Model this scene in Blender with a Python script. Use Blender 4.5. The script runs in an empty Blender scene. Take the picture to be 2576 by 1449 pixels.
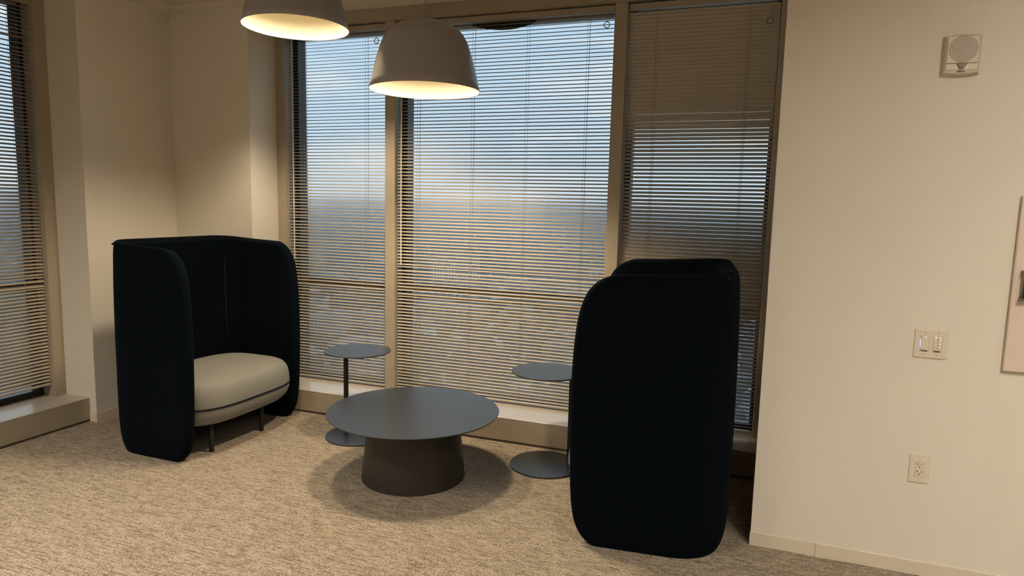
import bpy, bmesh, math, random
from mathutils import Vector, Matrix
random.seed(7)
S = bpy.context.scene
COL = S.collection

# ------------------------------------------------------------------ camera
CAM_F, CAM_YAW, CAM_PITCH, CAM_ROLL, CAM_H = 1683.6, 0.3473, 0.1227, 0.0240, 1.6
cy, sy = math.cos(CAM_YAW), math.sin(CAM_YAW)
cp, sp = math.cos(CAM_PITCH), math.sin(CAM_PITCH)
fwd = Vector((-sy*cp, cy*cp, -sp)); rgt = Vector((cy, sy, 0)); upv = rgt.cross(fwd)
cr, sr = math.cos(CAM_ROLL), math.sin(CAM_ROLL)
r2 = rgt*cr + upv*sr; u2 = upv*cr - rgt*sr
cam = bpy.data.cameras.new('camera'); cam_o = bpy.data.objects.new('camera', cam); COL.objects.link(cam_o)
M = Matrix.Identity(4)
for i in range(3):
    M[i][0], M[i][1], M[i][2] = r2[i], u2[i], -fwd[i]
M.translation = Vector((0, 0, CAM_H)); cam_o.matrix_world = M
cam.sensor_width = 36.0; cam.lens = CAM_F/2576*36.0; cam.clip_start = 0.05; cam.clip_end = 30000
S.camera = cam_o

# ------------------------------------------------------------------ world, exposure
S.view_settings.view_transform = 'Standard'; S.view_settings.look = 'None'
S.view_settings.gamma = 1.0; S.view_settings.use_curve_mapping = False
S.view_settings.exposure = 0.0
SKY_STRENGTH = 1.2
W = bpy.data.worlds.new('dusk_sky'); S.world = W; W.use_nodes = True
nt = W.node_tree; nt.nodes.clear()
def N(t, kind, **kw):
    n = t.nodes.new(kind)
    for k, v in kw.items(): setattr(n, k, v)
    return n
out = N(nt, 'ShaderNodeOutputWorld'); bg = N(nt, 'ShaderNodeBackground')
tc = N(nt, 'ShaderNodeTexCoord'); sx = N(nt, 'ShaderNodeSeparateXYZ'); rp = N(nt, 'ShaderNodeValToRGB')
nt.links.new(tc.outputs['Generated'], sx.inputs[0]); nt.links.new(sx.outputs['Z'], rp.inputs[0])
el = rp.color_ramp.elements
el[0].position = 0.0; el[0].color = (0.70, 0.80, 0.90, 1)
el[1].position = 1.0; el[1].color = (0.34, 0.50, 0.74, 1)
e = el.new(0.12); e.color = (0.62, 0.77, 0.91, 1)
e = el.new(0.30); e.color = (0.52, 0.70, 0.88, 1)
mp = N(nt, 'ShaderNodeMapping'); mp.inputs['Scale'].default_value = (2.0, 2.0, 9.0)
cn = N(nt, 'ShaderNodeTexNoise'); cn.inputs['Scale'].default_value = 1.6; cn.inputs['Detail'].default_value = 6
cr_ = N(nt, 'ShaderNodeValToRGB'); cr_.color_ramp.elements[0].position = 0.52; cr_.color_ramp.elements[1].position = 0.72
mx = N(nt, 'ShaderNodeMixRGB'); mx.inputs[2].default_value = (0.92, 0.94, 0.97, 1)
nt.links.new(tc.outputs['Generated'], mp.inputs[0]); nt.links.new(mp.outputs[0], cn.inputs[0])
nt.links.new(cn.outputs[0], cr_.inputs[0]); nt.links.new(cr_.outputs[0], mx.inputs[0])
nt.links.new(rp.outputs[0], mx.inputs[1]); nt.links.new(mx.outputs[0], bg.inputs[0])
bg.inputs[1].default_value = SKY_STRENGTH
nt.links.new(bg.outputs[0], out.inputs[0])

PENDANT_SPOT = 125.0      # watts thrown down by each pendant bulb
PENDANT_GLOW = 0.55       # watts that light the inside of each shade
CEILING_LAMP = 115.0      # emission of the ceiling luminaires' diffusers
WARM = (1.0, 0.80, 0.55)

# ------------------------------------------------------------------ materials
def mat(name, col, rough=0.6, metal=0.0, spec=0.5, bump=0.0, bscale=200.0, var=0.0, vscale=6.0, sheen=0.0, emit=None, es=1.0, aniso_scale=None):
    m = bpy.data.materials.new(name); m.use_nodes = True
    t = m.node_tree; p = t.nodes['Principled BSDF']
    p.inputs['Base Color'].default_value = (*col, 1); p.inputs['Roughness'].default_value = rough
    p.inputs['Metallic'].default_value = metal; p.inputs['Specular IOR Level'].default_value = spec
    if sheen:
        p.inputs['Sheen Weight'].default_value = sheen; p.inputs['Sheen Roughness'].default_value = 0.5
        p.inputs['Sheen Tint'].default_value = (*[min(1, c*6+.05) for c in col], 1)
    tcn = N(t, 'ShaderNodeTexCoord')
    src = tcn.outputs['Object']
    if aniso_scale:
        mpn = N(t, 'ShaderNodeMapping'); mpn.inputs['Scale'].default_value = aniso_scale
        t.links.new(src, mpn.inputs[0]); src = mpn.outputs[0]
    if var:
        n = N(t, 'ShaderNodeTexNoise'); n.inputs['Scale'].default_value = vscale; n.inputs['Detail'].default_value = 5
        t.links.new(src, n.inputs[0])
        r = N(t, 'ShaderNodeValToRGB'); r.color_ramp.elements[0].position = .3; r.color_ramp.elements[1].position = .7
        r.color_ramp.elements[0].color = (*[max(0, c*(1-var)) for c in col], 1)
        r.color_ramp.elements[1].color = (*[min(1, c*(1+var)) for c in col], 1)
        t.links.new(n.outputs[0], r.inputs[0]); t.links.new(r.outputs[0], p.inputs['Base Color'])
    if bump:
        n2 = N(t, 'ShaderNodeTexNoise'); n2.inputs['Scale'].default_value = bscale; n2.inputs['Detail'].default_value = 3
        t.links.new(src, n2.inputs[0])
        b = N(t, 'ShaderNodeBump'); b.inputs['Strength'].default_value = bump; b.inputs['Distance'].default_value = 0.002
        t.links.new(n2.outputs[0], b.inputs['Height']); t.links.new(b.outputs[0], p.inputs['Normal'])
    if emit:
        p.inputs['Emission Color'].default_value = (*emit, 1); p.inputs['Emission Strength'].default_value = es
    return m

MT = {}
MT['wall'] = mat('painted_wall', (0.755, 0.71, 0.625), .85, bump=.12, bscale=350, var=.012, vscale=3)
MT['ceil'] = mat('painted_ceiling', (0.64, 0.59, 0.51), .9, bump=.1, bscale=300)
MT['base'] = mat('vinyl_baseboard', (0.70, 0.62, 0.50), .5)
MT['beige_metal'] = mat('beige_painted_metal', (0.385, 0.33, 0.25), .42, bump=.03, bscale=500, var=.02)
MT['sill_top'] = mat('sill_top_metal', (0.52, 0.47, 0.40), .22, spec=.6, var=.02)
MT['dark_strip'] = mat('dark_base_strip', (0.10, 0.085, 0.065), .5)
MT['slat'] = mat('blind_slat_paint', (0.43, 0.375, 0.295), .36, spec=.5)
MT['cord'] = mat('blind_cord', (0.30, 0.265, 0.22), .8)
MT['clear'] = mat('clear_wand_plastic', (0.75, 0.74, 0.72), .15)
MT['black_frame'] = mat('black_window_frame', (0.012, 0.012, 0.014), .35)
MT['rubber'] = mat('black_rubber', (0.006, 0.006, 0.006), .6)
MT['navy'] = mat('navy_wool', (0.0008, 0.0028, 0.0056), .95, spec=.08, bump=.35, bscale=900, var=.15, vscale=500, sheen=.035)
MT['navy_pipe'] = mat('navy_piping', (0.003, 0.007, 0.014), .8, spec=.2)
MT['seat'] = mat('grey_seat_fabric', (0.25, 0.247, 0.222), .9, spec=.2, bump=.4, bscale=700, var=.10, vscale=1.0, aniso_scale=(60, 700, 300), sheen=.05)
MT['black_metal'] = mat('black_powder_coat', (0.006, 0.0058, 0.0056), .5, bump=.08, bscale=1500)
MT['table_top'] = mat('dark_grey_table_top', (0.029, 0.031, 0.033), .36, spec=.55, bump=.04, bscale=1800, var=.06, vscale=3)
MT['table_base'] = mat('bronze_black_powder_coat', (0.030, 0.026, 0.022), .48, spec=.4, bump=.08, bscale=1600)
MT['shade'] = mat('mauve_grey_shade', (0.30, 0.283, 0.285), .36, spec=.5)
MT['lining'] = mat('white_shade_lining', (0.80, 0.745, 0.60), .7)
MT['bulb'] = mat('glowing_bulb', (1, .9, .7), .5, emit=(1.0, .80, .42), es=1.6)
MT['pale_cord'] = mat('pale_lamp_cord', (0.40, 0.38, 0.35), .6)
MT['plate'] = mat('ivory_plastic', (0.72, 0.65, 0.54), .35)
MT['screw'] = mat('plate_screw', (0.33, 0.29, 0.23), .4, metal=.3)
MT['hole'] = mat('dark_hole', (0.010, 0.007, 0.004), .8)
MT['print'] = mat('dark_print', (0.045, 0.032, 0.018), .7)
MT['grey_print'] = mat('grey_print', (0.25, 0.20, 0.14), .7)
MT['led_white'] = mat('white_led', (.8, .85, 1), .4, emit=(.72, .80, 1.0), es=1.25)
MT['led_blue'] = mat('blue_led', (.1, .2, .8), .4, emit=(.10, .22, .95), es=.9)
MT['device'] = mat('ivory_device_plastic', (0.70, 0.62, 0.50), .45)
MT['device_side'] = mat('beige_device_side', (0.60, 0.52, 0.40), .5)
MT['strobe'] = mat('smoky_strobe_lens', (0.30, 0.25, 0.23), .1, spec=.8)
MT['strobe_white'] = mat('strobe_reflector', (0.85, 0.80, 0.72), .3)
MT['cabinet'] = mat('pale_pink_white_panel', (0.72, 0.61, 0.53), .45)
MT['handle'] = mat('dark_pull_handle', (0.035, 0.035, 0.036), .35, metal=.6)
MT['handle_end'] = mat('grey_handle_end', (0.20, 0.18, 0.165), .35, metal=.6)
MT['lamp_diff'] = mat('lit_ceiling_diffuser', (1, 1, 1), .6, emit=(1.0, .895, .75), es=CEILING_LAMP)
MT['lamp_body'] = mat('black_lamp_housing', (0.03, 0.03, 0.03), .5)

def glass():
    m = bpy.data.materials.new('window_glass'); m.use_nodes = True
    t = m.node_tree; t.nodes.clear()
    o = N(t, 'ShaderNodeOutputMaterial'); mix = N(t, 'ShaderNodeMixShader')
    tr = N(t, 'ShaderNodeBsdfTransparent'); tr.inputs[0].default_value = (.94, .975, .98, 1)
    gl = N(t, 'ShaderNodeBsdfGlossy'); gl.inputs[0].default_value = (.9, .95, 1, 1); gl.inputs['Roughness'].default_value = 0.0
    # Schlick reflectance of a coated pane, the same from both faces
    lw = N(t, 'ShaderNodeLayerWeight'); lw.inputs[0].default_value = .5
    pw = N(t, 'ShaderNodeMath', operation='POWER'); pw.inputs[1].default_value = 5; t.links.new(lw.outputs['Facing'], pw.inputs[0])
    ml = N(t, 'ShaderNodeMath', operation='MULTIPLY_ADD'); ml.inputs[1].default_value = .905; ml.inputs[2].default_value = .095; t.links.new(pw.outputs[0], ml.inputs[0])
    t.links.new(ml.outputs[0], mix.inputs[0]); t.links.new(tr.outputs[0], mix.inputs[1]); t.links.new(gl.outputs[0], mix.inputs[2])
    t.links.new(mix.outputs[0], o.inputs[0])
    return m
MT['glass'] = glass()

def carpet():
    m = bpy.data.materials.new('woven_loop_carpet'); m.use_nodes = True
    t = m.node_tree; p = t.nodes['Principled BSDF']; L = t.links.new
    p.inputs['Roughness'].default_value = .95; p.inputs['Specular IOR Level'].default_value = .1
    tcn = N(t, 'ShaderNodeTexCoord'); sp_ = N(t, 'ShaderNodeSeparateXYZ'); L(tcn.outputs['Object'], sp_.inputs[0])
    def math_(op, a, b=None, c=None):
        n = N(t, 'ShaderNodeMath', operation=op)
        for i, v in enumerate((a, b, c)):
            if v is None: continue
            if isinstance(v, (int, float)): n.inputs[i].default_value = v
            else: L(v, n.inputs[i])
        return n.outputs[0]
    jn = N(t, 'ShaderNodeTexNoise'); jn.inputs['Scale'].default_value = 60; L(tcn.outputs['Object'], jn.inputs[0])
    js = N(t, 'ShaderNodeSeparateColor'); L(jn.outputs['Color'], js.inputs[0])
    X = math_('ADD', sp_.outputs['X'], math_('MULTIPLY', js.outputs[0], .012))
    Y = math_('ADD', sp_.outputs['Y'], math_('MULTIPLY', js.outputs[1], .005))
    v = math_('DIVIDE', Y, .0072)
    row = math_('FLOOR', v)
    u = math_('ADD', math_('DIVIDE', X, .0088), math_('MULTIPLY', row, .42))
    fu = math_('SUBTRACT', math_('FRACT', u), .5); fv = math_('SUBTRACT', math_('FRACT', v), .5)
    d = math_('SQRT', math_('ADD', math_('MULTIPLY', fu, fu), math_('MULTIPLY', fv, fv)))
    # 1 on the loops, 0 in the dark pits between them
    loop = N(t, 'ShaderNodeMapRange'); loop.inputs['From Min'].default_value = .19; loop.inputs['From Max'].default_value = .52
    loop.inputs['To Min'].default_value = 0; loop.inputs['To Max'].default_value = 1; L(d, loop.inputs['Value'])
    def streak(sx_, sy_, lo, hi, det=2):
        mm = N(t, 'ShaderNodeMapping'); mm.inputs['Scale'].default_value = (sx_, sy_, 1); L(tcn.outputs['Object'], mm.inputs[0])
        n = N(t, 'ShaderNodeTexNoise'); n.inputs['Scale'].default_value = 1; n.inputs['Detail'].default_value = det; L(mm.outputs[0], n.inputs[0])
        r = N(t, 'ShaderNodeMapRange'); r.inputs['From Min'].default_value = lo; r.inputs['From Max'].default_value = hi; L(n.outputs[0], r.inputs['Value'])
        return r.outputs[0]
    rc_ = N(t, 'ShaderNodeCombineXYZ'); L(math_('MULTIPLY', X, 11.0), rc_.inputs[0]); L(math_('MULTIPLY', row, .83), rc_.inputs[1])
    rn = N(t, 'ShaderNodeTexNoise'); rn.inputs['Scale'].default_value = 1; rn.inputs['Detail'].default_value = 3; rn.inputs['Roughness'].default_value = .6; L(rc_.outputs[0], rn.inputs[0])
    rr = N(t, 'ShaderNodeMapRange'); rr.inputs['From Min'].default_value = .46; rr.inputs['From Max'].default_value = .70; L(rn.outputs[0], rr.inputs['Value'])
    s1 = rr.outputs[0]; s2 = streak(5, 22, .35, .7)
    wn = N(t, 'ShaderNodeTexWhiteNoise', noise_dimensions='2D')
    cmb = N(t, 'ShaderNodeCombineXYZ'); L(math_('FLOOR', u), cmb.inputs[0]); L(row, cmb.inputs[1]); L(cmb.outputs[0], wn.inputs['Vector'])
    # darkness of the gaps between loops follows the streaks
    gapdark = math_('ADD', .70, math_('MULTIPLY', s1, .55))
    gap = math_('MULTIPLY', math_('SUBTRACT', 1, loop.outputs[0]), gapdark)
    dark = math_('ADD', gap, math_('MULTIPLY', s1, .20))
    dark = math_('ADD', dark, math_('MULTIPLY', math_('SUBTRACT', wn.outputs[0], .5), .34))
    dark = math_('ADD', dark, math_('MULTIPLY', math_('SUBTRACT', s2, .5), .12))
    ramp = N(t, 'ShaderNodeValToRGB'); L(dark, ramp.inputs[0])
    ramp.color_ramp.elements[0].position = .05; ramp.color_ramp.elements[0].color = (.485, .415, .322, 1)
    ramp.color_ramp.elements[1].position = .98; ramp.color_ramp.elements[1].color = (.035, .026, .018, 1)
    e = ramp.color_ramp.elements.new(.45); e.color = (.25, .205, .155, 1)
    L(ramp.outputs[0], p.inputs['Base Color'])
    b = N(t, 'ShaderNodeBump'); b.inputs['Strength'].default_value = .5; b.inputs['Distance'].default_value = .002
    L(math_('SUBTRACT', loop.outputs[0], math_('MULTIPLY', s1, .4)), b.inputs['Height']); L(b.outputs[0], p.inputs['Normal'])
    return m
MT['carpet'] = carpet()

# ------------------------------------------------------------------ helpers
def add_box(bm, x0, x1, y0, y1, z0, z1, bevel=0.0, seg=2):
    g = bmesh.ops.create_cube(bm, size=1)
    for v in g['verts']:
        v.co = Vector(((x0+x1)/2+v.co.x*(x1-x0), (y0+y1)/2+v.co.y*(y1-y0), (z0+z1)/2+v.co.z*(z1-z0)))
    if bevel:
        ed = list({e for v in g['verts'] for e in v.link_edges})
        bmesh.ops.bevel(bm, geom=ed, offset=bevel, segments=seg, affect='EDGES', profile=.6)
def add_lathe(bm, prof, seg=48, cx=0, cyy=0, cz=0):
    rings = []
    for r, z in prof:
        if r < 1e-6: rings.append([bm.verts.new((cx, cyy, cz+z))])
        else: rings.append([bm.verts.new((cx+r*math.cos(2*math.pi*i/seg), cyy+r*math.sin(2*math.pi*i/seg), cz+z)) for i in range(seg)])
    for a, b in zip(rings, rings[1:]):
        if len(a) == 1 and len(b) == 1: continue
        for i in range(seg):
            j = (i+1) % seg
            if len(a) == 1: bm.faces.new((a[0], b[j], b[i]))
            elif len(b) == 1: bm.faces.new((a[i], a[j], b[0]))
            else: bm.faces.new((a[i], a[j], b[j], b[i]))
def add_tube(bm, pts, r, seg=8, closed=False):
    pts = [Vector(p) for p in pts]; n = len(pts); rings = []
    for i, p in enumerate(pts):
        a = pts[(i-1) % n] if (closed or i > 0) else p
        b = pts[(i+1) % n] if (closed or i < n-1) else p
        d = (b-a).normalized()
        ref = Vector((0, 0, 1)) if abs(d.z) < .9 else Vector((1, 0, 0))
        s = d.cross(ref).normalized(); q = s.cross(d)
        rings.append([bm.verts.new(p + s*r*math.cos(2*math.pi*k/seg) + q*r*math.sin(2*math.pi*k/seg)) for k in range(seg)])
    for i in range(n if closed else n-1):
        A, B = rings[i], rings[(i+1) % n]
        for k in range(seg):
            bm.faces.new((A[k], A[(k+1) % seg], B[(k+1) % seg], B[k]))
    if not closed:
        bm.faces.new(rings[0][::-1]); bm.faces.new(rings[-1])
def link(name, me, parent=None, m=None):
    o = bpy.data.objects.new(name, me); COL.objects.link(o)
    if m is not None and me is not None and not me.materials: me.materials.append(m)
    if parent is not None: o.parent = parent
    return o
def obj(name, bm, m, parent=None, smooth=False):
    bmesh.ops.recalc_face_normals(bm, faces=bm.faces)
    me = bpy.data.meshes.new(name); bm.to_mesh(me); bm.free()
    if smooth:
        for p in me.polygons: p.use_smooth = True
    return link(name, me, parent, MT[m] if isinstance(m, str) else m)
def auto_smooth(o, ang=40):
    me = o.data
    for p in me.polygons: p.use_smooth = True
    bm = bmesh.new(); bm.from_mesh(me)
    for e in bm.edges:
        if len(e.link_faces) == 2 and e.calc_face_angle(0) > math.radians(ang): e.smooth = False
    bm.to_mesh(me); bm.free(); return o
def box(name, x0, x1, y0, y1, z0, z1, m, parent=None, bevel=0.0, seg=2):
    bm = bmesh.new(); add_box(bm, x0, x1, y0, y1, z0, z1, bevel, seg); return obj(name, bm, m, parent)
def empty(name, loc=(0, 0, 0), rz=0.0):
    o = bpy.data.objects.new(name, None); COL.objects.link(o); o.location = loc; o.rotation_euler = (0, 0, rz)
    o.empty_display_size = .05; return o
def tag(o, label, cat, group=None, kind=None):
    o['label'] = label; o['category'] = cat
    if group: o['group'] = group
    if kind: o['kind'] = kind
    return o
def struct(o, label=None, cat=None):
    o['kind'] = 'structure'
    if label: o['label'] = label
    if cat: o['category'] = cat
    return o

# ------------------------------------------------------------------ room constants (from the camera fit)
YR, XE = 3.285, 0.066           # face and free end of the right-hand wall
YM, YS, YI = 4.385, 4.112, 4.091  # mullion face, sill front, furred wall face
XL, XS, XC, YC = -4.605, -4.378, -4.3155, 3.3275
XD = -3.578                     # where the furred corner returns to the window
ZS, ZH, ZSOF, ZC = 0.1735, 2.894, 2.985, 3.20
GLASS = 4.545

struct(box('floor', -12.6, 6.0, -9.2, 5.2, -.12, 0, 'carpet'), 'beige and brown woven loop carpet floor', 'floor')
struct(box('ceiling', -12.6, 6.0, -9.2, 3.93, ZC, ZC+.12, 'ceil'), 'pale painted ceiling', 'ceiling')
# dropped soffit along the windows and the corner
bm = bmesh.new()
add_box(bm, -4.9, .5, 3.93, 4.9, ZSOF, ZC+.12)
add_box(bm, -4.9, -4.13, -1.2, 3.93, ZSOF, ZC)
struct(obj('trim_1', bm, 'ceil'), 'dropped soffit above the windows', 'soffit')
# right wall (a partition that ends beside the lounge)
struct(box('wall_right', XE, 6.0, YR, YR+.14, 0, ZC, 'wall'), 'pale beige painted wall with speaker and switches', 'wall')
struct(box('wall_alcove', .30, .42, YR+.14, 4.7, 0, ZC, 'wall'), 'side wall of the alcove behind the partition', 'wall')
# furred corner column: L shape, with returns to both windows
bm = bmesh.new()
add_box(bm, XL-.2, XC, YC, YI+.6, 0, ZSOF)
add_box(bm, XC, XD, YI, YI+.6, 0, ZSOF)
struct(obj('wall_corner', bm, 'wall'), 'pale beige corner wall behind the navy booth chair', 'wall')
# remaining left wall (beyond the left window), open office beyond
struct(box('wall_left', XL-.2, XC, -1.2, 1.52, 0, ZSOF, 'wall'), 'pale wall beyond the left window', 'wall')
struct(box('wall_office', -12.6, XL-.2, -1.35, -1.2, 0, ZC, 'wall'), 'pale wall of the open office', 'wall')
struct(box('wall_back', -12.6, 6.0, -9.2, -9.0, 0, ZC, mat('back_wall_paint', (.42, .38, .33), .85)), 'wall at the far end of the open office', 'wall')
struct(box('wall_side', 5.9, 6.0, -9.0, YR, 0, ZC, 'wall'), 'pale side wall of the open office', 'wall')
struct(box('wall_far_side', -12.6, -12.5, -9.0, -1.35, 0, ZC, 'wall'), 'pale side wall at the far end', 'wall')
for i, xx in enumerate((-5.45, -11.3)):
    struct(box('wall_pillar', xx, xx+.68, -6.3, -5.7, 0, ZC, mat('white_pillar', (.85, .83, .78), .7)), 'white square pillar in the open office', 'pillar')

# baseboards (two lengths with a butt joint on the right wall)
bb = empty('baseboard_right'); struct(bb, 'beige vinyl baseboard of the right wall', 'baseboard')
for a, b in ((XE-.004, .3499), (.3517, 3.0), (3.0018, 5.9)):
    bm = bmesh.new(); add_box(bm, a, b, YR-.006, YR, 0, .067, .0015, 1); obj('baseboard_length', bm, 'base', bb)
bl = empty('baseboard_left'); struct(bl, 'beige vinyl baseboard of the corner wall', 'baseboard')
box('baseboard_length', XS+.002, XC+.006, YC-.006, YC, 0, .067, 'base', bl)
box('baseboard_length', XC, XC+.006, YC, YI-.006, 0, .067, 'base', bl)
box('baseboard_length', XC, XD, YI-.006, YI, 0, .067, 'base', bl)

# ------------------------------------------------------------------ windows
XW = [(-3.495, -2.608), (-2.525, -.936), (-.852, .055)]
# header band above the blinds and posts between the windows
struct(box('trim_2', XD, .30, 4.372, 4.60, ZH, ZSOF, 'beige_metal'), 'beige metal header above the window blinds', 'trim')
for n, (a, b) in enumerate(((XD, -3.495), (-2.608, -2.525), (-.936, -.852), (.055, .30))):
    bm = bmesh.new(); add_box(bm, a, b, YM, 4.60, ZS, ZH, .003, 1)
    struct(obj('trim_%d' % (3+n), bm, 'beige_metal'), 'beige metal post between window bays', 'trim')
# sill box under the back windows
def sill(name, a, b, front, back, parent_rot=None):
    root = empty(name); struct(root, 'beige metal window sill box with pale top', 'sill')
    bm = bmesh.new(); add_box(bm, a, b, front, back, .018, ZS-.004, 0)
    f = obj('fascia', bm, 'beige_metal', root)
    bm = bmesh.new(); add_box(bm, a, b, front-.001, back, ZS-.004, ZS, .001, 1)
    obj('sill_top', bm, 'sill_top', root)
    box('base_strip', a, b, front+.004, back, 0, .018, 'dark_strip', root)
    return root
sill('trim_7', XD, .30, YS, 4.60)
ls = sill('trim_8', 1.52, YC, -(XS-XL)+0, .22)      # left wall: local frame, see LEFT
LEFT = Matrix.Translation((XL, 0, 0)) @ Matrix.Rotation(math.pi/2, 4, 'Z')
ls.matrix_world = LEFT
ld = box('trim_9', 1.52, YC, -.013, .22, ZH, ZSOF, 'beige_metal'); struct(ld, 'beige metal header above the left blind', 'trim'); ld.matrix_world = LEFT
for n, (a, b) in enumerate(((3.245, YC), (1.52, 1.605))):
    o = box('trim_%d' % (10+n), a, b, 0, .22, ZS, ZH, 'beige_metal'); struct(o, 'beige metal jamb of the left window', 'trim'); o.matrix_world = LEFT

def window(n, a, b, mw, zt=.96, lab=''):
    """frame, transom and panes in a local frame: x along the wall, y outwards from the post face"""
    root = empty('window_%d' % n); struct(root, lab, 'window'); root.matrix_world = mw
    g = GLASS-YM
    y0, y1 = g-.045, g+.05
    for nm, q in (('frame_stile', (a, a+.042, ZS, ZH)), ('frame_stile', (b-.022, b, ZS, ZH)), ('frame_rail', (a+.042, b-.022, ZS, ZS+.045)), ('frame_head', (a+.042, b-.022, ZH-.046, ZH))):
        box(nm, q[0], q[1], y0, y1, q[2], q[3], 'beige_metal' if nm == 'frame_head' else 'black_frame', root)
    bm = bmesh.new(); add_box(bm, a, b, y0-.03, y1, zt-.022, zt+.022, .004, 1); obj('transom', bm, 'beige_metal', root)
    box('transom_gasket', a+.042, b-.022, y0-.032, y0-.01, zt+.022, zt+.032, 'rubber', root)
    box('pane', a+.042, b-.022, g, g+.006, ZS+.045, zt-.022, 'glass', root)
    box('pane', a+.042, b-.022, g, g+.006, zt+.022, ZH-.046, 'glass', root)
    return root
BACK = Matrix.Translation((0, YM, 0))
window(1, *XW[0], BACK, lab='narrow window bay next to the corner wall')
w2 = window(2, *XW[1], BACK, lab='wide middle window bay behind the coffee table')
window(3, *XW[2], BACK, lab='window bay with mostly closed blind beside the right wall')
window(4, 1.605, 3.245, LEFT, lab='window in the left wall')
# black gasket hanging down behind the middle headrail
bm = bmesh.new(); prev = None
for i in range(25):
    t = i/24; x = -1.96+t*.47; sag = .040*math.sin(math.pi*t)**.8*(1-.12*math.cos(math.pi*t))
    col_ = [bm.verts.new((x, yy, zz)) for yy, zz in ((.085, 2.838-sag), (.089, 2.838-sag), (.089, 2.848), (.085, 2.848))]
    if prev:
        for k in range(4): bm.faces.new((prev[k], prev[(k+1) % 4], col_[(k+1) % 4], col_[k]))
    prev = col_
obj('loose_gasket', bm, 'rubber', w2)

# ------------------------------------------------------------------ venetian blinds
PITCH = .0243
def slat_mesh(length):
    bm = bmesh.new(); w = .0258; n = 4; th = .0004; top = []; bot = []
    for i in range(n+1):
        u = -1+2*i/n; y = u*w/2; z = .0019*(1-u*u)
        top.append((y, z)); bot.append((y, z-th))
    prof = top+bot[::-1]; A = [bm.verts.new((0, y, z)) for y, z in prof]; B = [bm.verts.new((length, y, z)) for y, z in prof]
    k = len(prof)
    for i in range(k): bm.faces.new((A[i], B[i], B[(i+1) % k], A[(i+1) % k]))
    bm.faces.new(A[::-1]); bm.faces.new(B)
    bmesh.ops.recalc_face_normals(bm, faces=bm.faces)
    me = bpy.data.meshes.new('slat'); bm.to_mesh(me); bm.free(); me.materials.append(MT['slat'])
    for p in me.polygons: p.use_smooth = True
    me.set_sharp_from_angle(angle=math.radians(50)) if hasattr(me, 'set_sharp_from_angle') else None
    return me
def blind(a, b, mw, label, tilt, zbot, ladders, wand=None, ring=None, zring=2.76, gaps=(), ztop=2.822):
    root = empty('venetian_blind'); root.matrix_world = mw
    tag(root, label, 'blind', 'venetian blinds over the windows')
    y = .045
    a += .004; b -= .004
    bm = bmesh.new(); add_box(bm, a, b, y-.024, y+.022, 2.848, 2.886, .002, 1); obj('headrail', bm, 'beige_metal', root)
    me = slat_mesh(b-a)
    z = ztop; k = 0
    while z > zbot+.018:
        zz = z
        for g, dz in gaps:
            if abs(z-g) < PITCH*.5: zz = z+dz
        o = link('slat', me, root); o.location = (a+random.uniform(-.0008, .0008), y+random.uniform(-.0006, .0006), zz+random.uniform(-.0007, .0007))
        # positive tilt: room edge lower than the window edge
        o.rotation_euler = (math.radians(tilt(z))+random.uniform(-.008, .008), random.uniform(-.0006, .0006), 0)
        z -= PITCH; k += 1
    bm = bmesh.new(); add_box(bm, a, b, y-.013, y+.013, zbot-.006, zbot+.010, .003, 1); obj('bottom_rail', bm, 'slat', root)
    for lx in ladders:
        bm = bmesh.new()
        for dx, dy in ((-.004, -.0145), (.004, .0145)):
            add_tube(bm, [(lx+dx, y+dy, 2.848), (lx+dx, y+dy, 1.5), (lx+dx, y+dy, zbot)], .0009, 4)
        add_tube(bm, [(lx+.009, y, 2.848), (lx+.009, y, zbot)], .0008, 4)
        obj('ladder_cord', bm, 'cord', root)
    if wand is not None:
        bm = bmesh.new(); add_tube(bm, [(wand, y-.032, 2.84), (wand, y-.034, 2.0), (wand, y-.034, 1.14)], .0042, 6)
        obj('tilt_wand', bm, 'clear', root)
    if ring is not None:
        pc = empty('cord_ring_holder')
        bpy.data.objects.remove(pc)
        bm = bmesh.new(); yy = y-.03
        add_tube(bm, [(ring+.012, y-.025, 2.86), (ring+.010, yy, 2.83), (ring+.006, yy, zring+.035), (ring, yy, zring+.020)], .0011, 5)
        c = obj('pull_cord', bm, 'cord', root)
        bm = bmesh.new()
        add_tube(bm, [(ring+.0185*math.cos(t*math.pi/12), yy, zring+.0185*math.sin(t*math.pi/12)) for t in range(24)], 
                 .0030, 6, closed=True)
        obj('pull_ring', bm, 'cord', c, True)
    return root
def ramp(pts):
    def f(z):
        if z <= pts[0][0]: return pts[0][1]
        for (z0, v0), (z1, v1) in zip(pts, pts[1:]):
            if z <= z1: return v0+(v1-v0)*(z-z0)/(z1-z0)
        return pts[-1][1]
    return f
blind(*XW[0], BACK, 'slim beige venetian blind in the narrow bay beside the corner wall', ramp([(.2, 27), (1.4, 25), (1.6, 22), (2.8, 20)]), .192,
      (-3.335, -2.787), wand=-3.432, ring=-2.687, zring=2.765, gaps=((.95, -.006), (1.46, .005)))
blind(*XW[1], BACK, 'widest beige venetian blind hanging behind the round coffee table', ramp([(.2, 30), (1.0, 27), (2.0, 26), (2.8, 25)]), .192,
      (-2.352, -1.926, -1.527, -1.112), wand=-2.478, ring=-.988, zring=2.765, gaps=((1.12, .005), (.93, -.005)))
blind(*XW[2], BACK, 'venetian blind with closed upper slats next to the right wall', ramp([(.2, -36), (.7, -45), (.95, -66), (1.25, -74), (1.40, -57), (1.55, -42), (1.80, -31), (2.02, -40), (2.14, -58), (2.28, -68), (2.8, -70)]), .192,
      (-.668, -.117), ring=-.004, zring=2.724)
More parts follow.
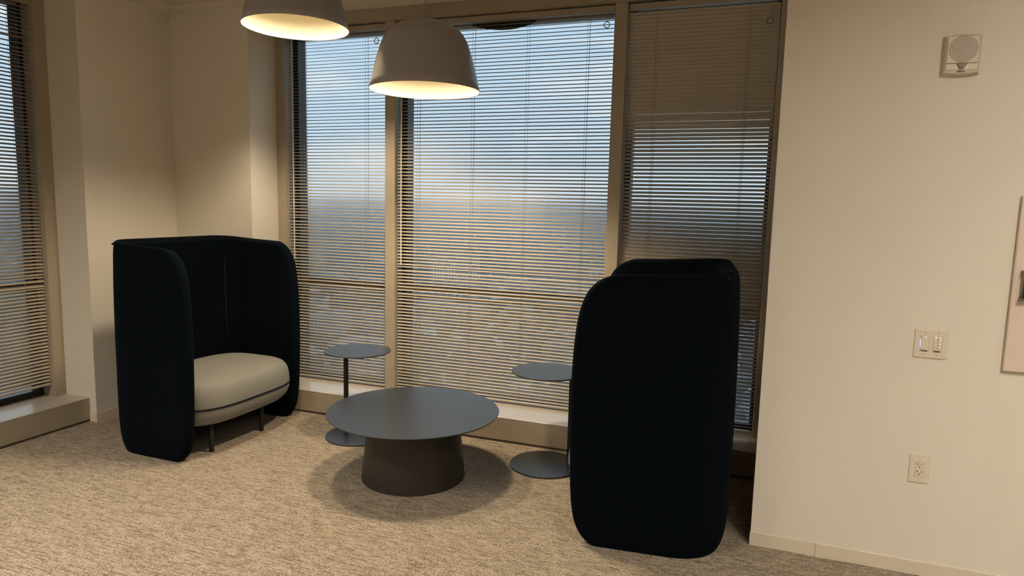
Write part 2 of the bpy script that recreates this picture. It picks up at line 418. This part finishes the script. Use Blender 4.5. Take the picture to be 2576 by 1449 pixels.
blind(1.605, 3.245, LEFT, 'beige venetian blind on the window of the left wall', ramp([(.2, 34), (1.5, 32), (2.8, 30)]), .262,
      (3.11, 2.5, 1.9), ring=3.222, zring=2.712, gaps=((2.60, .016), (2.58, .009), (1.02, .006), (.97, -.010)))

# ------------------------------------------------------------------ booth chairs
PROF = [(.000, .205, .062), (.018, .250, .036), (.055, .298, .017), (.13, .328, .005), (.22, .341, .001), (.36, .350, 0), (.55, .356, 0), (.75, .358, 0),
        (.92, .354, .002), (1.06, .344, .005), (1.15, .328, .008), (1.220, .304, .011), (1.268, .268, .014), (1.297, .225, .018), (1.309, .175, .026)]
def make_chair():
    root = empty('booth_chair')
    H, D, T, RC = .53, .375, .074, .21
    hh, dd, rc = H-T/2, D-T/2, RC-T/2
    bm = bmesh.new(); rows = []
    for z, xf, ins in PROF:
        h2, d2 = hh-ins*.35, dd-ins
        xf2 = xf-.006
        pts = []
        n1, na, nb = 7, 6, 8
        for i in range(n1): t = i/n1; pts.append((xf2+(-d2+rc-xf2)*t, -h2))
        for i in range(na): t = i/na*math.pi/2; pts.append((-d2+rc-rc*math.sin(t), -h2+rc-rc*math.cos(t)))
        for i in range(nb): t = i/nb; pts.append((-d2, -h2+rc+(2*h2-2*rc)*t))
        for i in range(na): t = i/na*math.pi/2; pts.append((-d2+rc-rc*math.cos(t), h2-rc+rc*math.sin(t)))
        for i in range(n1+1): t = i/n1; pts.append((-d2+rc+(xf2+d2-rc)*t, h2))
        rows.append([bm.verts.new((px, py, -.012+z*(1+.016*max(0, min(1, (.2-px)/.5))))) for px, py in pts])
    for A, B in zip(rows, rows[1:]):
        for i in range(len(A)-1): bm.faces.new((A[i], A[i+1], B[i+1], B[i]))
    sh = obj('shell', bm, 'navy', root, True)
    m = sh.modifiers.new('thickness', 'SOLIDIFY'); m.thickness = T; m.offset = 0
    m = sh.modifiers.new('rounding', 'SUBSURF'); m.levels = 2; m.render_levels = 2
    # vertical seams in the two inner back corners
    for s in (-1, 1):
        bm = bmesh.new(); k = rc-T/2-.004; c = (-dd+rc, s*(hh-rc))
        px, py = c[0]-k*math.sin(math.pi/4), c[1]+s*k*math.sin(math.pi/4)
        ko = rc+T/2-.004; qx, qy = c[0]-ko*math.sin(math.pi/4), c[1]+s*ko*math.sin(math.pi/4)
        zt = 1.312
        add_tube(bm, [(px, py, .30), (px, py, .8), (px, py, zt-.02), (px-.012, py+s*.012, zt), (qx+.012, qy-s*.012, zt), (qx+.003, qy-s*.003, zt-.012)], .006, 6)
        obj('seam', bm, 'navy_pipe', sh, True)
    # seat cushion: super-ellipse pillow with a piped girdle
    cx, a, b = .034, .362, .480
    zp, zt_, zb = .302, .480, .165
    def sup(t, a_, b_, n=3.5):
        c, s = math.cos(t), math.sin(t)
        return (cx+a_*math.copysign(abs(c)**(2/n), c), b_*math.copysign(abs(s)**(2/n), s)+.008)
    bm = bmesh.new(); SEG = 64; rings = []
    up = [(1.0, zp), (1.0, zp+.028), (.993, zp+.062), (.976, zp+.095), (.946, zp+.122), (.900, zp+.143), (.82, zp+.158), (.66, zp+.169), (.42, zp+.175), (.2, zp+.177)]
    dn = [(.2, zb), (.45, zb+.001), (.62, zb+.004), (.76, zb+.012), (.86, zb+.027), (.93, zb+.050), (.972, zb+.078), (.992, zb+.104)]
    for s, z in dn+up:
        rings.append([bm.verts.new((*sup(2*math.pi*i/SEG, a-(1-s)*a*.95, b-(1-s)*a*.95), z)) for i in range(SEG)])
    for A, B in zip(rings, rings[1:]):
        for i in range(SEG): bm.faces.new((A[i], A[(i+1) % SEG], B[(i+1) % SEG], B[i]))
    bm.faces.new(rings[0][::-1]); bm.faces.new(rings[-1])
    seat = obj('seat_cushion', bm, 'seat', root, True)
    bm = bmesh.new(); add_tube(bm, [(*sup(2*math.pi*i/96, a+.001, b+.001), zp) for i in range(96)], .0062, 8, closed=True)
    obj('piping', bm, 'navy_pipe', seat, True)
    for lx, ly in ((.278, -.295), (.288, .150), (-.20, -.295), (-.20, .150)):
        bm = bmesh.new(); add_lathe(bm, [(0, 0), (.0135, 0), (.0150, .003), (.0160, .185), (0, .185)], 20, lx, ly, 0)
        obj('leg', bm, 'black_metal', root, True)
    return root
def copy_tree(o, parent=None):
    c = o.copy(); COL.objects.link(c); c.parent = parent
    for ch in list(o.children): copy_tree(ch, c)
    return c
ch1 = make_chair()
ch2 = copy_tree(ch1)
ch1.location = (-3.439, 3.506, 0); ch1.rotation_euler = (0, 0, math.radians(-.3)); ch1.scale = (.98, 1, 1)
ch2.location = (-.456, 3.508, 0); ch2.rotation_euler = (0, 0, math.radians(185)); ch2.scale = (1.04, 1, 1)
tag(ch1, 'navy high-backed booth chair with pale grey seat in the wall corner', 'chair', 'high-backed booth chairs')
tag(ch2, 'navy high-backed booth chair seen from its side beside the right wall', 'chair', 'high-backed booth chairs')

# ------------------------------------------------------------------ tables
ct = empty('coffee_table', (-1.819, 3.388, 0)); tag(ct, 'low round dark grey coffee table on a wide conical base', 'coffee table')
bm = bmesh.new(); add_lathe(bm, [(0, .386), (.470, .386), (.494, .3905), (.4985, .394), (.499, .397), (.4975, .3985), (0, .3985)], 128)
auto_smooth(obj('table_top', bm, 'table_top', ct), 35)
bm = bmesh.new(); add_lathe(bm, [(0, 0), (.300, 0), (.303, .003), (.303, .006), (.262, .386), (0, .386)], 96)
auto_smooth(obj('conical_base', bm, 'table_base', ct), 35)
def side_table(x, y, ox, oy, label):
    t = empty('side_table', (x, y, 0)); tag(t, label, 'side table', 'slim round side tables')
    bm = bmesh.new(); add_lathe(bm, [(0, .592), (.2205, .592), (.222, .5935), (.222, .598), (.2210, .6), (0, .6)], 96)
    auto_smooth(obj('table_top', bm, 'table_top', t), 35)
    bm = bmesh.new(); add_lathe(bm, [(0, .010), (.0165, .010), (.0165, .592), (0, .592)], 32, ox, oy)
    auto_smooth(obj('post', bm, 'black_metal', t), 35)
    bm = bmesh.new(); add_lathe(bm, [(0, 0), (.217, 0), (.220, .002), (.220, .008), (.2185, .010), (0, .010)], 96)
    auto_smooth(obj('base_plate', bm, 'table_top', t), 35)
side_table(-2.491, 3.836, -.138, .064, 'black round side table standing next to the chair in the wall corner')
side_table(-1.145, 3.845, .140, .055, 'black round side table half hidden behind the chair at the right wall')

# ------------------------------------------------------------------ pendant lamps
def pendant(x, y, z, label):
    root = empty('pendant_lamp', (x, y, z)); tag(root, label, 'pendant lamp', 'dome pendant lamps over the lounge')
    P = [(.303, 0), (.293, .040), (.281, .092), (.264, .158), (.247, .215), (.229, .262), (.209, .296), (.186, .320), (.155, .340), (.115, .356), (.070, .367), (.030, .373), (.012, .375)]
    # outer skin with a rolled rim
    bm = bmesh.new(); add_lathe(bm, [(.3005, .0015), (.3015, 0)]+P+[(0, .375)], 96); sh = obj('shade', bm, 'shade', root, True)
    inner = [(max(r-.003, 0), h-.003 if h > .2 else h) for r, h in P]; inner[0] = (.3005, .0015)
    bm = bmesh.new(); add_lathe(bm, inner+[(0, .371)], 96); obj('inner_lining', bm, 'lining', sh, True)
    bm = bmesh.new(); add_tube(bm, [(0, 0, .374), (0, 0, .6), (0, 0, ZC-z-.02)], .0042, 8); obj('cord', bm, 'pale_cord', root, True)
    bm = bmesh.new(); add_lathe(bm, [(0, ZC-z-.03), (.05, ZC-z-.03), (.055, ZC-z-.025), (.055, ZC-z), (0, ZC-z)], 32); obj('ceiling_rose', bm, 'shade', root, True)
    bm = bmesh.new(); add_lathe(bm, [(0, .175), (.020, .178), (.034, .192), (.040, .215), (.036, .240), (.022, .265), (.016, .290), (.016, .372), (0, .372)], 24)
    obj('bulb', bm, 'bulb', root, True)
    l = bpy.data.lights.new('bulb_beam', 'SPOT'); l.energy = PENDANT_SPOT; l.color = WARM; l.spot_size = math.radians(130); l.spot_blend = .5
    l.shadow_soft_size = .10
    lo = bpy.data.objects.new('bulb_beam', l); COL.objects.link(lo); lo.location = (0, 0, .165); lo.parent = root
    l = bpy.data.lights.new('bulb_glow', 'POINT'); l.energy = PENDANT_GLOW; l.color = (1.0, .70, .30); l.shadow_soft_size = .04
    lo = bpy.data.objects.new('bulb_glow', l); COL.objects.link(lo); lo.location = (0, 0, .16); lo.parent = root
pendant(-1.763, 3.386, 2.213, 'grey dome pendant lamp hanging over the coffee table')
pendant(-2.609, 3.386, 2.600, 'grey dome pendant lamp hung higher and closer to the wall corner')

# ------------------------------------------------------------------ ceiling luminaires of the open office behind
def ceiling_light(x, y, lx, ly, deep, label):
    root = empty('ceiling_light', (x, y, ZC)); tag(root, label, 'ceiling light', 'linear office ceiling lights')
    bm = bmesh.new()
    for q in ((-lx/2-.012, -lx/2, -ly/2-.012, ly/2+.012), (lx/2, lx/2+.012, -ly/2-.012, ly/2+.012), (-lx/2, lx/2, -ly/2-.012, -ly/2), (-lx/2, lx/2, ly/2, ly/2+.012)):
        add_box(bm, *q, -.03-deep, 0)
    obj('housing', bm, 'lamp_body', root)
    box('diffuser', -lx/2, lx/2, -ly/2, ly/2, -.03, -.018, 'lamp_diff', root)
for x, y, lx, ly, dp, lab in ((-4.3, -5.0, 1.5, .16, .02, 'linear ceiling light in front of the white pillar'), (-3.4, .45, .60, .60, .25, 'square deep-set ceiling light near the left windows'),
                     (1.4, .7, .14, 1.9, .07, 'linear ceiling light washing the right wall'), (3.5, .7, .14, 1.9, .07, 'linear ceiling light near the wall cabinet'),
                     (-8.5, -5.15, 1.4, .12, .02, 'linear ceiling light between the pillars'), (-1.7, .45, .34, .34, .15, 'square deep-set ceiling light above the walkway'), (-2.6, -1.6, .34, .34, .15, 'square deep-set ceiling light farther back above the walkway'),
                     (1.4, -3.6, .14, 1.9, .05, 'linear ceiling light in the middle of the office')):
    ceiling_light(x, y, lx, ly, dp, lab)

# ------------------------------------------------------------------ devices on the right wall
def wall_frame(name, x, z):      # local x right, z up, -y into the room
    return empty(name, (x, YR, z))
# speaker strobe
sp_ = wall_frame('speaker_strobe', .737, 2.250); tag(sp_, 'ivory wall speaker strobe with round perforated grille', 'speaker')
bm = bmesh.new()
def outline(w, h, y, bulge):
    pts = []
    n = 10
    for i in range(n+1): u = -1+2*i/n; pts.append((u*w, y, h+bulge*(1-u*u)))
    for i in range(n+1): u = 1-2*i/n; pts.append((u*w, y, -h-bulge*(1-u*u)))
    return [bm.verts.new(p) for p in pts]
rg = [outline(.066, .076, 0, .006), outline(.066, .076, -.012, .006), outline(.060, .070, -.030, .006)]
for A, B in zip(rg, rg[1:]):
    for i in range(len(A)): bm.faces.new((A[i], A[(i+1) % len(A)], B[(i+1) % len(A)], B[i]))
bm.faces.new(rg[-1]); bm.faces.new(rg[0][::-1])
obj('body', bm, 'device_side', sp_)
bm = bmesh.new(); add_box(bm, -.0565, .0565, -.036, -.029, -.034, .071, .004, 2); fp = obj('grille_plate', bm, 'device', sp_)
bm = bmesh.new()
def hole(bm, x, z, r, y=-.0364, n=7):
    vs = [bm.verts.new((x+r*math.cos(2*math.pi*i/n), y, z+r*math.sin(2*math.pi*i/n))) for i in range(n)]
    ws = [bm.verts.new((v.co.x, y+.0012, v.co.z)) for v in vs]
    bm.faces.new(vs)
    for i in range(n): bm.faces.new((vs[i], vs[(i+1) % n], ws[(i+1) % n], ws[i]))
hole(bm, 0, .0205, .0011)
for k in range(1, 11):
    for i in range(6*k):
        t = 2*math.pi*i/(6*k)+.2; r = .0050*k; hole(bm, r*math.cos(t), .0205+r*math.sin(t), .0016)
hp = obj('grille_holes', bm, 'hole', fp); hp['kind'] = 'stuff'
bm = bmesh.new(); add_box(bm, -.0575, .0575, -.033, -.027, -.062, -.036, .002, 1); obj('strobe_band', bm, 'device', sp_)
bm = bmesh.new(); add_box(bm, -.021, .021, -.0345, -.031, -.0575, -.0375); sw = obj('strobe_reflector', bm, 'strobe_white', sp_)
bm = bmesh.new()
tv = [bm.verts.new(p) for p in ((-.021, -.035, -.0375), (.021, -.035, -.0375), (.010, -.035, -.0555), (0, -.035, -.060), (-.010, -.035, -.0555))]
tw = [bm.verts.new((v.co.x*.75, -.045, v.co.z*.9-.004)) for v in tv]
bm.faces.new(tw)
for i in range(5): bm.faces.new((tv[i], tv[(i+1) % 5], tw[(i+1) % 5], tw[i]))
bm.faces.new(tv[::-1]); obj('strobe_lens', bm, 'strobe', sp_)
def text_mesh(body, size, m, parent, loc):
    cu = bpy.data.curves.new('lettering', 'FONT'); cu.body = body; cu.size = size; cu.align_x = 'CENTER'; cu.align_y = 'CENTER'; cu.extrude = .0002; cu.offset = size*.02
    o = bpy.data.objects.new('lettering', cu); COL.objects.link(o)
    dg = bpy.context.evaluated_depsgraph_get(); me = bpy.data.meshes.new_from_object(o.evaluated_get(dg)); bpy.data.objects.remove(o)
    t = link('lettering', me, parent, MT[m]); t.rotation_euler = (math.pi/2, 0, 0); t.location = loc
    return t
text_mesh('SIEMENS', .0078, 'print', sp_, (-.001, -.0308, -.0675))

# dimmer and keypad plate
kp = wall_frame('dimmer_plate', .7358, 1.0512); tag(kp, 'ivory two-gang dimmer and keypad plate with blue lights', 'light switch')
bm = bmesh.new(); add_box(bm, -.063, .063, -.006, 0, -.0617, .0617, .0025, 2); obj('plate', bm, 'plate', kp)
for cx in (-.0245, .0245):
    bm = bmesh.new(); add_box(bm, cx-.0172, cx+.0172, -.0068, -.004, -.0345, .0340, .0008, 1); obj('insert', bm, 'device_side', kp)
    box('infrared_window', cx-.0110, cx+.0110, -.0082, -.006, -.0330, -.0292, 'hole', kp)
    for zz in (-.0475, .0475):
        bm = bmesh.new(); add_lathe(bm, [(0, 0), (.0026, 0), (.0020, .0012), (0, .0014)], 12)
        o = obj('screw', bm, 'screw', kp, True); o.rotation_euler = (math.pi/2, 0, 0); o.location = (cx, -.0058, zz)
bm = bmesh.new(); add_box(bm, -.0390, -.0095, -.0090, -.006, -.0262, .0325, .0008, 1); pd = obj('rocker_paddle', bm, 'plate', kp)
box('indicator_light', -.0275, -.0205, -.0094, -.0085, .0275, .0300, 'led_white', pd)
bar = box('level_bar', -.0418, -.0398, -.0080, -.006, -.0170, .0185, 'led_blue', kp)
for i in range(7): box('level_light', -.0421, -.0396, -.0086, -.0078, -.0170+i*.00555, -.0144+i*.00555, 'led_white', bar)
bm = bmesh.new(); add_box(bm, .0085, .0238, -.0088, -.006, -.0262, .0325, .0006, 1); k1 = obj('key_button', bm, 'plate', kp)
box('indicator_light', .0128, .0188, -.0093, -.0084, .0278, .0312, 'led_white', k1)
for z0, z1, zl in ((.0192, .0325, .0292), (-.0040, .0184, .0165), (-.0140, -.0048, .0025), (-.0262, -.0148, -.0120)):
    bm = bmesh.new(); add_box(bm, .0246, .0395, -.0088, -.006, z0, z1, .0006, 1); k1 = obj('key_button', bm, 'plate', kp)
    box('indicator_light', .0300, .0345, -.0093, -.0084, zl-.0015, zl+.0015, 'led_white', kp)

# power outlet
ol = wall_frame('power_outlet', .7403, .4922); tag(ol, 'ivory duplex power outlet low on the right wall', 'outlet')
bm = bmesh.new(); add_box(bm, -.0395, .0395, -.006, 0, -.0632, .0632, .0025, 2); obj('plate', bm, 'plate', ol)
bm = bmesh.new(); add_box(bm, -.0180, .0180, -.0062, -.004, -.0365, .0335, .0006, 1); obj('recess', bm, 'screw', ol)
bm = bmesh.new(); add_box(bm, -.0168, .0168, -.0080, -.005, -.0352, .0322, .0008, 1); fc = obj('receptacle_face', bm, 'plate', ol)
for zc in (.0165, -.0175):
    box('slot', -.0082, -.0062, -.0084, -.007, zc+.001, zc+.0095, 'hole', fc)
    box('slot', -.0140, -.0082, -.0084, -.007, zc+.0040, zc+.0060, 'hole', fc)
    box('slot', .0055, .0080, -.0084, -.007, zc+.0012, zc+.0082, 'hole', fc)
    bm = bmesh.new(); vs = [bm.verts.new((-.001+.0032*math.cos(math.pi*i/8), -.0084, zc-.0085+.0045*math.sin(math.pi*i/8))) for i in range(9)]
    ws = [bm.verts.new((v.co.x, -.007, v.co.z)) for v in vs]; bm.faces.new(vs)
    for i in range(9): bm.faces.new((vs[i], vs[(i+1) % 9], ws[(i+1) % 9], ws[i]))
    obj('ground_hole', bm, 'hole', fc)
for zz in (.0480, -.0500):
    bm = bmesh.new(); add_lathe(bm, [(0, 0), (.0026, 0), (.0020, .0012), (0, .0014)], 12)
    o = obj('screw', bm, 'device_side', ol, True); o.rotation_euler = (math.pi/2, 0, 0); o.location = (0, -.0058, zz)
ll = box('label_strip', -.019, .019, -.0066, -.0055, .0350, .0430, mat('label_tape', (.80, .73, .62), .4), ol)
bm = bmesh.new()
for q in ((-.0102, -.0080), (-.0074, -.0052), (-.0046, -.0024), (-.0012, .0006), (.0024, .0046), (.0052, .0074)):
    add_box(bm, q[0], q[1], -.0068, -.0064, .0380, .0402)
obj('illegible_print', bm, 'grey_print', ll)

# wall cabinet at the right edge
cb = wall_frame('wall_cabinet', 1.30, 1.326); tag(cb, 'pale panel cabinet with dark pull handle on the right wall', 'cabinet')
bm = bmesh.new(); add_box(bm, -.300, .300, -.004, 0, -.361, .361, .001, 1); obj('body', bm, 'cabinet', cb)
bm = bmesh.new(); add_box(bm, -.301, .301, -.022, -.004, -.362, .362, .006, 3); dr = obj('door', bm, 'cabinet', cb)
bm = bmesh.new(); add_box(bm, -.272, -.246, -.052, -.040, -.058, .056, .003, 2); hd = obj('handle', bm, 'handle', dr)
for zz in (-.062, .050):
    bm = bmesh.new(); add_box(bm, -.278, -.244, -.054, -.021, zz, zz+.011, .002, 1); obj('handle_end', bm, 'handle_end', hd)

# ------------------------------------------------------------------ the city outside
GZ = -120.0
gm = mat('city_ground', (.13, .14, .14), .95, var=.5, vscale=.02)
t = gm.node_tree; p = t.nodes['Principled BSDF']
old = p.inputs['Base Color'].links[0].from_socket
tcg = [n_ for n_ in t.nodes if n_.type == 'TEX_COORD'][0]
vo = N(t, 'ShaderNodeTexVoronoi'); vo.inputs['Scale'].default_value = .045; t.links.new(tcg.outputs['Object'], vo.inputs['Vector'])
sv = N(t, 'ShaderNodeSeparateColor'); t.links.new(vo.outputs['Color'], sv.inputs[0])
gt = N(t, 'ShaderNodeMath', operation='GREATER_THAN'); gt.inputs[1].default_value = .80; t.links.new(sv.outputs[0], gt.inputs[0])
lt = N(t, 'ShaderNodeMath', operation='LESS_THAN'); lt.inputs[1].default_value = 9.0; t.links.new(vo.outputs['Distance'], lt.inputs[0])
mu = N(t, 'ShaderNodeMath', operation='MULTIPLY'); t.links.new(gt.outputs[0], mu.inputs[0]); t.links.new(lt.outputs[0], mu.inputs[1])
mg = N(t, 'ShaderNodeMixRGB'); mg.inputs[2].default_value = (.62, .62, .60, 1); t.links.new(mu.outputs[0], mg.inputs[0]); t.links.new(old, mg.inputs[1])
t.links.new(mg.outputs[0], p.inputs['Base Color'])
struct(box('ground', -9000, 9000, 60, 12000, GZ-2, GZ, gm), 'ground of the city far below the windows', 'ground')
struct(box('ground_left', -9000, -60, -6000, 60, GZ-2, GZ, gm), 'ground of the city beyond the left window', 'ground')
leaf = [mat('tree_crown_%d' % i, c, .9, var=.4, vscale=.25) for i, c in enumerate(((.045, .062, .050), (.060, .075, .055), (.038, .052, .048)))]
def crown_mesh(seed, m):
    rnd = random.Random(seed); bm = bmesh.new(); bmesh.ops.create_icosphere(bm, subdivisions=2, radius=1)
    for v in bm.verts: v.co *= rnd.uniform(.78, 1.15); v.co.z *= .8
    me = bpy.data.meshes.new('tree_crown'); bm.to_mesh(me); bm.free(); me.materials.append(m); return me
crowns = [crown_mesh(i, leaf[i % 3]) for i in range(4)]
def spot(dmin, dmax, back=True):
    # somewhere in the wedge seen through the back windows
    d = math.exp(random.uniform(math.log(dmin), math.log(dmax))); a = random.uniform(-.84, .06)
    return d*a, d
build = []
def free(x, y, pad=6):
    return all(abs(x-bx) > bw/2+pad or abs(y-by) > bd/2+pad for bx, by, bw, bd in build)
def building(x, y, w, d, h, cols, rows, wall, wmat, label, group, skip=0.0, ww=.5, wh=.55):
    build.append((x, y, w, d))
    root = empty('office_building', (x, y, GZ)); tag(root, label, 'building', group)
    box('wall', -w/2, w/2, -d/2, d/2, 0, h, wall, root)
    bm = bmesh.new()
    for q in ((-w/2, w/2, -d/2, -d/2+.6), (-w/2, w/2, d/2-.6, d/2), (-w/2, -w/2+.6, -d/2+.6, d/2-.6), (w/2-.6, w/2, -d/2+.6, d/2-.6)): add_box(bm, *q, h, h+1.1)
    rf = obj('parapet', bm, wall, root)
    box('rooftop_unit', -w*.15, w*.1, -d*.2, d*.15, h, h+2.6, wall, root)
    px, pz = w/(cols+1), h/(rows+.6)
    me = None
    for c in range(cols):
        for r in range(rows):
            if random.random() < skip: continue
            if me is None:
                bm = bmesh.new(); add_box(bm, -px*ww/2, px*ww/2, -.12, .1, -pz*wh/2, pz*wh/2)
                me = bpy.data.meshes.new('pane'); bm.to_mesh(me); bm.free(); me.materials.append(wmat)
            o = link('pane', me, root); o.location = ((c-(cols-1)/2)*px, -d/2, pz*(r+.8))
wallA = mat('dark_concrete', (.085, .095, .10), .9); wallB = mat('pale_concrete', (.42, .42, .41), .9); wallC = mat('tan_brick', (.28, .24, .20), .9)
paleg = mat('pale_pane', (.75, .78, .80), .25); darkg = mat('dark_pane', (.05, .07, .09), .15)
building(-386, 850, 78, 24, 62, 16, 12, wallA, paleg, 'dark apartment slab with rows of pale windows beyond the middle window', 'distant city buildings', .25, .42, .5)
building(-640, 820, 60, 40, 34, 9, 5, wallA, darkg, 'dark mid-rise block beyond the narrow window', 'distant city buildings', .1)
building(-300, 640, 70, 36, 14, 8, 3, wallB, darkg, 'pale low block in front of the apartment slab', 'distant city buildings')
for i in range(60):
    x, y = spot(440, 2600)
    w, d, h = random.uniform(18, 60), random.uniform(14, 40), random.uniform(6, 20)
    if not all(abs(x-bx) > (bw+w)/2+8 or abs(y-by) > (bd+d)/2+8 for bx, by, bw, bd in build): continue
    wl = random.choice(('pale', 'pale', 'tan'))
    building(x, y, w, d, h, random.randint(4, 7), 2 if h < 14 else 3, wallC if wl == 'tan' else wallB, darkg, '%s flat-roofed building with %s rows of windows among the trees' % (wl, 'two' if h < 14 else 'three'), 'flat-roofed city buildings')
n = 0; placed = []; tries = 0
while n < 280 and tries < 60000:
    tries += 1
    x, y = spot(390, 760)
    sz = random.uniform(4.5, 8.0)
    if not free(x, y, 12) or any((x-px)**2+(y-py)**2 < (1.2*(sz+ps))**2 for px, py, ps in placed): continue
    placed.append((x, y, sz))
    o = link('city_tree', crowns[n % 4]); o.location = (x, y, GZ+sz*.70); o.scale = (sz, sz, sz*random.uniform(.8, 1.0)); o.rotation_euler = (0, 0, random.uniform(0, 6))
    tag(o, 'round leafy tree in the city below', 'tree', 'city trees below the windows'); n += 1
# everything farther: joined canopy
import numpy as np
base = crowns[0]; bv = np.array([v.co[:] for v in base.vertices]); bf = [tuple(p.vertices) for p in base.polygons]
bm = bmesh.new(); bmesh.ops.create_icosphere(bm, subdivisions=1, radius=1); lv = np.array([v.co[:] for v in bm.verts]); lf = np.array([[v.index for v in f.verts] for f in bm.faces]); bm.free()
V = []; F = []; k = 0
def blob(x, y, s):
    global k
    V.append(lv*np.array([s, s, s*.8])*np.random.uniform(.85, 1.12, (len(lv), 1))+np.array([x, y, GZ+s*.45])); F.append(lf+k*len(lv)); k += 1
np.random.seed(3)
for i in range(5200):
    x, y = spot(800, 5000)
    if free(x, y, 30): blob(x, y, random.uniform(5, 9)*(1+y/3500))
for i in range(1100):
    d = math.exp(random.uniform(math.log(420), math.log(3500))); x, y = -d, d*random.uniform(.45, .85)
    blob(x, y, random.uniform(5, 9)*(1+d/3500))
me = bpy.data.meshes.new('distant_trees'); me.from_pydata(np.concatenate(V).tolist(), [], np.concatenate(F).tolist())
for i in range(3): me.materials.append(leaf[i])
mi = np.repeat(np.random.randint(0, 3, k), len(lf)).astype(np.int32); me.polygons.foreach_set('material_index', mi)
o = link('distant_trees', me); tag(o, 'carpet of dark tree crowns stretching to the horizon', 'trees', kind='stuff')

# ------------------------------------------------------------------ dusk haze over the city
hz = bpy.data.materials.new('dusk_haze'); hz.use_nodes = True; t = hz.node_tree; t.nodes.clear()
ho = N(t, 'ShaderNodeOutputMaterial'); hv = N(t, 'ShaderNodeVolumeScatter'); hv.inputs['Color'].default_value = (.92, .96, 1, 1); hv.inputs['Density'].default_value = .00038; hv.inputs['Anisotropy'].default_value = .5
t.links.new(hv.outputs[0], ho.inputs['Volume'])
h1 = box('city_haze', -5000, 1500, 30, 4500, GZ+.5, 10, hz); tag(h1, 'thin blue dusk haze lying over the city', 'haze', kind='stuff')
